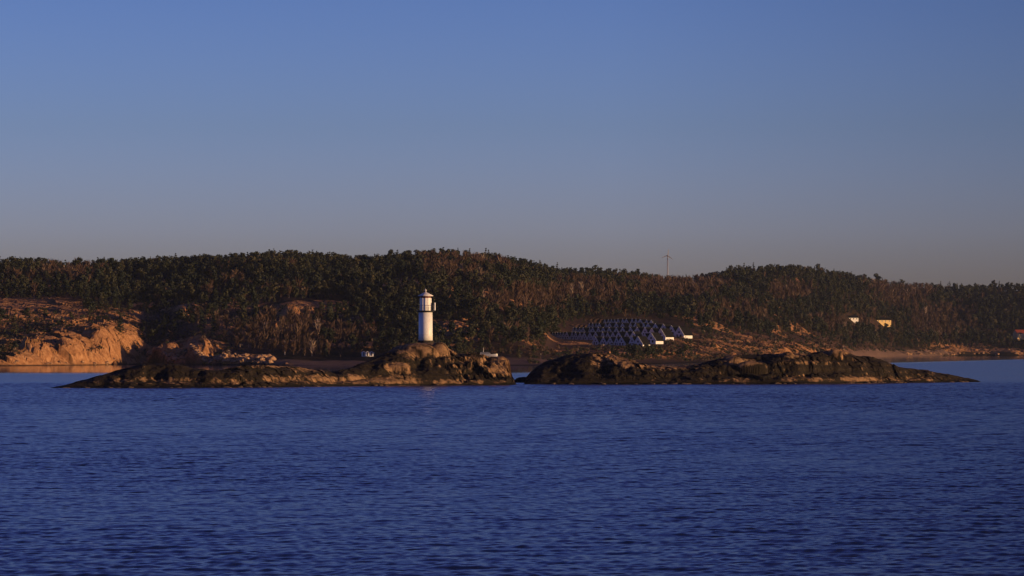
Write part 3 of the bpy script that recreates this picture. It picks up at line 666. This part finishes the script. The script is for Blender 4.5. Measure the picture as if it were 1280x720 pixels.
# the wood as one mass
rg = np.random.default_rng(5)
protoP = [pine_cloud(rg, 7.5, 1.9, .60) for _ in range(12)] + [spruce_cloud(rg, 8, 1.5, .6) for _ in range(3)]
protoB = [np.concatenate([bare_cloud(rg, 7.5, 1.5, .12), trunk_tris(7.5, .16)]) for _ in range(8)]
def scatter():
    """jittered 5.2 m grid over the visible land"""
    xs = np.arange(-760, 1010, 5.6); ys = np.arange(1450, 4450, 6.2)
    X, Y = np.meshgrid(xs, ys); X = X + rg.uniform(-2.4, 2.4, X.shape); Y = Y + rg.uniform(-2.6, 2.6, Y.shape)
    X, Y = X.ravel(), Y.ravel(); u = 640 + F * X / Y
    ok = (u > -110) & (u < 1400); X, Y, u = X[ok], Y[ok], u[ok]
    Y0, Yr = shore_Y(u), np.interp(u, LU, LY); s = (Y - Y0) / (Yr - Y0); ok = (s > .012) & (s < 1.02)
    X, Y, u, s = X[ok], Y[ok], u[ok], s[ok]
    p = base_row(u, s); z = land_Z(X, Y)
    op = np.maximum(cover(OPEN, u, p), knobs(X, Y, p)) + .35 * fbm(X / 22, Y / 22, 200, 3)
    keep = rg.uniform(0, 1, len(X)) > np.clip(op * 1.5 - .25, 0.03, .997)
    keep &= ~((u > 770) & (u < 930) & (p > 421) & (p < 445)) & ~((u > 690) & (u < 800) & (p > 430) & (p < 448))
    keep &= ~((u > 290) & (u < 445) & (s < .075)) & ~((u > 195) & (u < 300) & (s < .06))
    keep &= (p < np.interp(u, LU, LP[:, 0]) - 4)
    # farther ground is packed less tightly (bigger spacing between visible crowns)
    keep &= rg.uniform(0, 1, len(X)) < np.clip((2500 / Y) ** 1.1, 0, 1)
    X, Y, u, s, p, z = X[keep], Y[keep], u[keep], s[keep], p[keep], z[keep]
    bare = (cover(BARE, u, p) * 1.1 + .6 * fbm(X / 34, Y / 60, 220, 3) + .16 * rg.normal(size=len(X)) + .15) > .5
    return X, Y, z, u, s, p, bare
TX, TY, TZ, TU, TS_, TP, TB = scatter()
def forest(name, protos, sel, material, label, hmul):
    idx = np.nonzero(sel)[0]; var = rg.integers(0, len(protos), len(idx)); Vs, Ts = [], []
    for k, P in enumerate(protos):
        I = idx[var == k]; m = len(I)
        if not m: continue
        a = rg.uniform(0, 6.28, m); sz = .5 + 1.3 * rg.uniform(0, 1, m) ** 1.9 * hmul * np.clip((TY[I] / 2300) ** .45, .85, 1.5) * (1 - .3 * (TS_[I] < .12)) * (1 - .28 * sm(.75, .95, TS_[I])) ; wd = sz * rg.uniform(.85, 1.2, m)
        ca, sa = np.cos(a)[:, None], np.sin(a)[:, None]
        x = (P[None, :, 0] * ca - P[None, :, 1] * sa) * wd[:, None] + TX[I][:, None]
        y = (P[None, :, 0] * sa + P[None, :, 1] * ca) * wd[:, None] + TY[I][:, None]
        z = P[None, :, 2] * sz[:, None] + TZ[I][:, None]
        Vs.append(np.stack([x, y, z], -1).reshape(-1, 3))
        tr_ = (np.arange(P.shape[0]) >= P.shape[0] - 9) * (protos is protoB)
        tint = np.clip(rg.normal(.45, .24, m), 0, 1)[:, None] + rg.normal(0, .05, (m, P.shape[0])) + tr_[None, :] * (rg.uniform(0, 1, m) < .3)[:, None] * 1.0
        Ts.append(tint.ravel())
    V = np.concatenate(Vs); T = np.concatenate(Ts)
    me = mesh_np(name, V, np.arange(len(V)).reshape(-1, 3), material, dict(tint=T))
    o = link(name, me); tag(o, label, kind='stuff'); print(name, len(idx), 'trees', len(V) // 3, 'tris')
forest('conifer_wood', protoP, ~TB, m_pine, 'dark conifer wood covering the far hills', .92)
forest('bare_wood', protoB, TB, m_bare, 'reddish brown leafless wood on the far hills', 1.0)

# low scrub on the open slopes
def scrub():
    rs = np.random.default_rng(42); n = 26000
    u = rs.uniform(-60, 1340, n); s = rs.uniform(0, 1, n) ** 1.5 * .34 + .015
    Y0, Yr = shore_Y(u), np.interp(u, LU, LY); Y = Y0 + s * (Yr - Y0); X = (u - 640) / F * Y; p = base_row(u, s)
    op = cover(OPEN, u, p); pat = fbm(X / 18, Y / 26, 600, 3)
    k = (op > .3) & (pat > rs.uniform(-.3, .5, n)) & ~((u > 683) & (u < 832) & (p < 433)) & ~((cover(ROCK, u, p) > .95) & (rs.uniform(0, 1, n) < .85)) & (p < np.interp(u, LU, LP[:, 0]) - 3)
    k &= ~((u > 325) & (u < 660) & (p > 443)) & ~((u > 1040) & (p > 439.5)) & ~((u > 446) & (u < 474) & (p > 436))
    X, Y = X[k], Y[k]; Z = land_Z(X, Y); m = len(X); P = tri_cloud([np.array([0, 0, .35])] * 1, [.95], [26], .5, rs, .75)
    a = rs.uniform(0, 6.28, m)[:, None]; sz = (rs.uniform(.4, 1.5, m) * np.clip(Y / 1800, .9, 1.6))[:, None]
    V = np.stack([(P[:, 0] * np.cos(a) - P[:, 1] * np.sin(a)) * sz + X[:, None], (P[:, 0] * np.sin(a) + P[:, 1] * np.cos(a)) * sz + Y[:, None], P[:, 2] * sz + Z[:, None]], -1).reshape(-1, 3)
    T = np.repeat(np.clip(rs.normal(.45, .3, m), 0, 1), len(P))
    h = m // 2 * len(P)
    for nm, VV, TT, mt, lb in (('scrub', V[:h], T[:h], m_pine, 'dark juniper scrub on the open rocky slopes'), ('heather', V[h:], T[h:], m_bare, 'brown heather and brush on the open rocky slopes')):
        VV = VV[:len(VV) // 3 * 3]
        tag(link(nm, mesh_np(nm, VV, np.arange(len(VV)).reshape(-1, 3), mt, dict(tint=TT[:len(VV)]))), lb, kind='stuff')
scrub()
# individual trees: skyline and shore
def tree_mesh(kind, k):
    r_ = np.random.default_rng(900 + 17 * k + len(kind))
    H = 8.0
    if kind == 'pine': V = pine_cloud(r_, H, 2.6, .62); m_ = m_pine
    elif kind == 'spruce': V = spruce_cloud(r_, H * 1.05, 2.2, .55); m_ = m_pine
    else: V = bare_cloud(r_, H, 3.4, .075); m_ = m_bare
    tint = np.clip(r_.normal(.4, .12), .05, .9) + r_.normal(0, .06, len(V))
    cr = mesh_np('crown', V, np.arange(len(V)).reshape(-1, 3), m_, dict(tint=tint))
    tb = MB(); tb.tube((0, 0, -1.2), (0, 0, H * .45), .19, .13); tb.tube((0, 0, H * .45), (r_.normal(0, .1), r_.normal(0, .1), H * .88), .13, .04)
    for j in range(6):
        a = r_.uniform(0, 6.28); z = H * r_.uniform(.35, .75); l = H * r_.uniform(.1, .2)
        tb.tube((0, 0, z), (math.cos(a) * l, math.sin(a) * l, z + l * r_.uniform(.3, 1.0)), .06, .025, 5)
    return cr, tb.mesh('trunk', m_birch if kind == 'bare' and k % 3 == 0 else m_bark)
TM = {k: [tree_mesh(k, j) for j in range(9)] for k in ('pine', 'spruce', 'bare')}
protos = {}
NAMES = {'pine': 'pine_tree', 'spruce': 'spruce_tree', 'bare': 'bare_tree'}
def put_tree(kind, u, y, hgt, label, group, z=None, wide=1.0):
    x = (u - 640) / F * y
    if z is None: z = float(land_Z(np.array([x]), np.array([y]))[0])
    v = random.randrange(9); s = hgt / 8.0; loc = (x, y, z - .2); rz = random.uniform(0, 6.28)
    key = (kind, v)
    if key not in protos:
        r = thing(NAMES[kind], label, 'tree', loc, rz, group)
        c_ = link('crown', TM[kind][v][0], r); link('trunk', TM[kind][v][1], r); r.scale = (s * wide, s * wide, s); protos[key] = r
        return r
    return dup(protos[key], loc, rz, label, (s * wide, s * wide, s), group)
MARKS = [(-200, 'left picture edge'), (365, 'hilltop left of the lighthouse'), (532, 'lighthouse'), (834, 'wind turbine'), (985, 'rounded right hilltop'), (1160, 'dip in the right ridge')]
sky = []
u = -40.0
while u < 1325:
    kind = 'pine' if random.random() < .72 else 'spruce'
    if (780 < u < 860 and random.random() < .25) or (1100 < u < 1200 and random.random() < .3) or random.random() < .05: kind = 'bare'
    sky.append((u, kind)); u += random.uniform(4.0, 6.6)
cnt = {}
for u, kind in sky:
    mk = [m for m in MARKS if m[0] <= max(u, 0)][-1]; c_ = cnt[mk[0], kind] = cnt.get((mk[0], kind), 0) + 1
    side = 'right of the ' + mk[1]
    kn = {'pine': 'pine', 'spruce': 'spruce', 'bare': 'leafless tree'}[kind]
    Yr = float(np.interp(u, LU, LY)); y = Yr * random.uniform(.965, 1.0)
    hk = {'pine': 1, 'spruce': 1.1, 'bare': .9}[kind]
    hgt = (6.6 + random.gauss(0, 1.7)) * hk * max(.9, min((Yr / 2300) ** .9, 1.6)) + (3 if 484 < u < 496 or 905 < u < 915 else 0)
    num = '%d%s' % (c_, 'th' if 10 < c_ % 100 < 14 else {1: 'st', 2: 'nd', 3: 'rd'}.get(c_ % 10, 'th'))
    put_tree(kind, u, y, max(4.2, hgt), '%s on the skyline, %s %s %s' % (kn, num, kn, side), 'trees along the far skyline')
SPOTS = [  # hillside and shore trees that stand out on their own: kind, bearing, row, height, label
 ('spruce', 18, 418, 9, 'small dark spruce on the open rock at far left'), ('pine', 33, 405, 8, 'lone pine on the pink heath above the orange cliff'),
 ('pine', 190, 432, 9, 'pine in the gully right of the orange cliff'), ('spruce', 185, 424, 8, 'short spruce at the head of the gully beside the orange cliff'),
 ('pine', 262, 400, 9, 'pine between two knobs of bare rock'), ('bare', 356, 444, 8, 'pale leafless birch on the shore above the left skerry'),
 ('bare', 342, 441, 8, 'grey leafless tree left of the pale birch on the shore'), ('bare', 372, 443, 8.5, 'brown leafless tree right of the pale birch on the shore'),
 ('bare', 390, 442, 8, 'wide leafless tree at the shore below the upper rock knob'), ('pine', 404, 432, 9, 'dark pine behind the shore birches'),
 ('pine', 440, 440, 9, 'dark pine behind the left end of the sandy beach'), ('spruce', 476, 438, 9, 'spruce left of the granite dome'),
 ('pine', 570, 436, 9, 'pine right behind the orange boulder of the lighthouse rock'), ('pine', 590, 434, 10, 'broad pine beyond the boat'), ('pine', 648, 436, 9, 'pine above the gap between the skerries'),
 ('pine', 668, 430, 9, 'pine at the left foot of the cabin slope'), ('bare', 676, 444, 6, 'small leafless tree near the waterline left of the cabins'),
 ('pine', 688, 416, 10, 'dark pine beside the left end of the second cabin row'), ('pine', 706, 404, 10, 'rounded pine above the left end of the cabins'),
 ('pine', 782, 396, 12, 'very dark broad pine directly above the cabins'), ('pine', 806, 397, 11, 'dark pine right of the broad pine above the cabins'),
 ('pine', 880, 408, 10, 'olive pine right of the uppermost cabins'), ('bare', 812, 380, 12, 'pale leafless birch on the red slope'), ('bare', 856, 372, 12, 'white stemmed birch right on the red slope'),
 ('pine', 925, 414, 10, 'olive pine on the heath edge'), ('pine', 1020, 420, 11, 'pine at the right end of the heath'), ('pine', 1140, 432, 13, 'tall pine above the right beach'),
 ('bare', 1092, 401, 16, 'thin pale birch just left of the golden house'), ('bare', 1088, 400, 15, 'second thin birch left of the golden house'), ('pine', 1118, 405, 13, 'pine touching the right end of the golden house'),
 ('pine', 1190, 432, 13, 'pine above the sunlit shore rocks'), ('pine', 1240, 430, 13, 'broad pine left of the red roofed house'), ('pine', 1262, 432, 12, 'pine below the red roofed house'), ('bare', 1256, 426, 12, 'leafless tree beside the red roofed house')]
for kind, u, row, h, lab in SPOTS:
    g = ground(u, row); put_tree(kind, u, g.y, h, lab, 'single trees on the hillside and shore', g.z, 1.1)

# ------------------------------------------------------------------ boulders on the shore below the cliffs
def boulder_mesh(k):
    bm = bmesh.new(); bmesh.ops.create_icosphere(bm, subdivisions=3, radius=1)
    for v in bm.verts:
        p = v.co.copy(); n = mnoise.noise(p * 1.1 + Vector((k * 7, 0, 0))) * .45 + mnoise.noise(p * 3 + Vector((0, k * 5, 0))) * .14
        q_ = mnoise.cell(p * 1.6 + Vector((k, k, 0))) * .16
        v.co = p * (1 + n + q_); v.co.z *= .72
    me = bpy.data.meshes.new('boulder'); bm.to_mesh(me); bm.free(); me.materials.append(m_boulder); return me
BMS = [boulder_mesh(k) for k in range(6)]
bl = []
for k in range(120):
    bl.append((random.uniform(184, 340), random.triangular(444, 455, 451), random.uniform(.7, 1.0) + random.random() ** 3 * 1.4, 0))
for k in range(12): bl.append((random.uniform(5, 180), random.uniform(453, 456), random.uniform(.6, 1.3), 1))
for k in range(16): bl.append((random.uniform(1130, 1275), random.uniform(441.5, 444), random.uniform(1.0, 2.2), 2))
REG = ['sunlit boulder in the jumble on the shore between orange cliff and birches', 'boulder at the water below the orange cliff', 'boulder on the low shore at far right']
GR = ['boulders between orange cliff and birches', 'boulders under the orange cliff', 'boulders on the far right shore']
for u, row, r_, k in bl:
    g = ground(u, row); o = link('boulder', random.choice(BMS), None, (g.x, g.y, g.z + r_ * .25)); o.scale = (r_ * random.uniform(.8, 1.4), r_, r_ * random.uniform(.7, 1.2)); o.rotation_euler = (0, 0, random.uniform(0, 6.28))
    tag(o, REG[k], 'boulder', GR[k])

# ------------------------------------------------------------------ air
hz = MB().box(-2500, 2500, -200, 6500, -6, 170).bm
me = bpy.data.meshes.new('haze'); bmesh.ops.recalc_face_normals(hz, faces=hz.faces[:]); hz.to_mesh(me)
mh = bpy.data.materials.new('thin_haze'); mh.use_nodes = True; nt = mh.node_tree
nt.nodes.remove(nt.nodes['Principled BSDF']); pv = nd(nt, 'ShaderNodeVolumePrincipled')
pv.inputs['Color'].default_value = (.62, .75, 1, 1); pv.inputs['Density'].default_value = 1.5e-5
nt.links.new(pv.outputs[0], nt.nodes['Material Output'].inputs['Volume']); me.materials.append(mh)
tag(link('haze', me), 'thin evening haze over the bay', kind='stuff')

m_stone = plain('shore_stone', (.11, .075, .05), .6, 1.5, .8, .2, col2=(.02, .017, .014))
SB = [m_.copy() for m_ in BMS]
for m_ in SB: m_.name = 'shore_stone'; m_.materials.clear(); m_.materials.append(m_stone)
for G, n_, wl, u0, u1, lab, gr in ((skA, 46, WLA, 80, 640, 'small stone at the waterline of the lighthouse skerry', 'stones along the lighthouse skerry'), (skB, 46, WLB, 660, 1220, 'small stone at the waterline of the dark skerry', 'stones along the dark skerry')):
    wu_, wp_ = np.array(wl, float).T
    for k in range(n_):
        u = random.uniform(u0, u1); y = F * CZ / (np.interp(u, wu_, wp_) - HZ) + random.uniform(-.9, .8); x = (u - 640) / F * y; r_ = random.uniform(.18, .42) + .3 * random.random() ** 3
        o = link('stone', random.choice(SB), None, (x, y, .02)); o.scale = (r_ * random.uniform(1, 1.9), r_, r_ * random.uniform(.7, 1.1)); o.rotation_euler = (0, 0, random.uniform(-.5, .5)); tag(o, lab, 'stone', gr)

# ------------------------------------------------------------------ light, sky, camera
w = bpy.data.worlds.new('World'); sc.world = w; w.use_nodes = True; nt = w.node_tree
bg = nt.nodes['Background']
skyt = nd(nt, 'ShaderNodeTexSky', sky_type='NISHITA'); skyt.sun_disc = False
skyt.sun_elevation = R(SUN_EL); skyt.sun_rotation = R(SUN_AZ); skyt.altitude = 0; skyt.air_density = 1.0; skyt.dust_density = 1.2; skyt.ozone_density = 2.0
tc = nd(nt, 'ShaderNodeTexCoord'); sp = nd(nt, 'ShaderNodeSeparateXYZ'); nt.links.new(tc.outputs['Generated'], sp.inputs[0])
mr = nd(nt, 'ShaderNodeMapRange'); nt.links.new(sp.outputs['Z'], mr.inputs[0]); mr.inputs[1].default_value = 0; mr.inputs[2].default_value = .5
tint = ramp(nt, mr.outputs[0], [(0, (.325, .372, 1.12)), (.071, (1.30*.225, 1.575*.225, 4.91*.225*.98)), (.135, (.94*.225, 1.205*.225, 3.30*.225)), (.212, (.73*.225, .97*.225, 2.64*.225)), (.45, (.53*.225, .48*.225, 1.70*.225)), (1, (.26*.225, .34*.225, 1.0*.225))]).outputs[0]
mr2 = nd(nt, 'ShaderNodeMapRange'); nt.links.new(sp.outputs['X'], mr2.inputs[0])
for k, v in ((1, .03), (2, .19), (3, 1), (4, .70)): mr2.inputs[k].default_value = v
sv = nd(nt, 'ShaderNodeVectorMath', operation='SCALE'); nt.links.new(mix(nt, 1.0, skyt.outputs[0], tint, 'MULTIPLY'), sv.inputs[0]); nt.links.new(mr2.outputs[0], sv.inputs['Scale'])
nt.links.new(sv.outputs[0], bg.inputs['Color'])
bg.inputs['Strength'].default_value = .12 / .225
sl_ = bpy.data.lights.new('sun', 'SUN'); sl_.energy = 5.0; sl_.angle = R(.6); sl_.color = (1.0, .61, .27)
so = bpy.data.objects.new('sun', sl_); COL.objects.link(so)
az = R(SUN_AZ); el = R(SUN_EL)
so.rotation_euler = Vector((math.sin(az) * math.cos(el), math.cos(az) * math.cos(el), math.sin(el))).to_track_quat('Z', 'Y').to_euler()
cam = bpy.data.cameras.new('camera'); co = bpy.data.objects.new('camera', cam); COL.objects.link(co); sc.camera = co
co.location = (0, 0, CZ); co.rotation_euler = (R(90), 0, 0)
cam.sensor_width = 36; cam.lens = 36 * F / 1280; cam.shift_y = (HZ - 360) / 1280
cam.clip_start = 1; cam.clip_end = 100000
sc.view_settings.view_transform = 'Standard'; sc.view_settings.look = 'None'; sc.view_settings.exposure = 0; sc.view_settings.gamma = 1
sc.cycles.filter_width = 1.45
sc.cycles.max_bounces = 5; sc.cycles.use_denoising = True
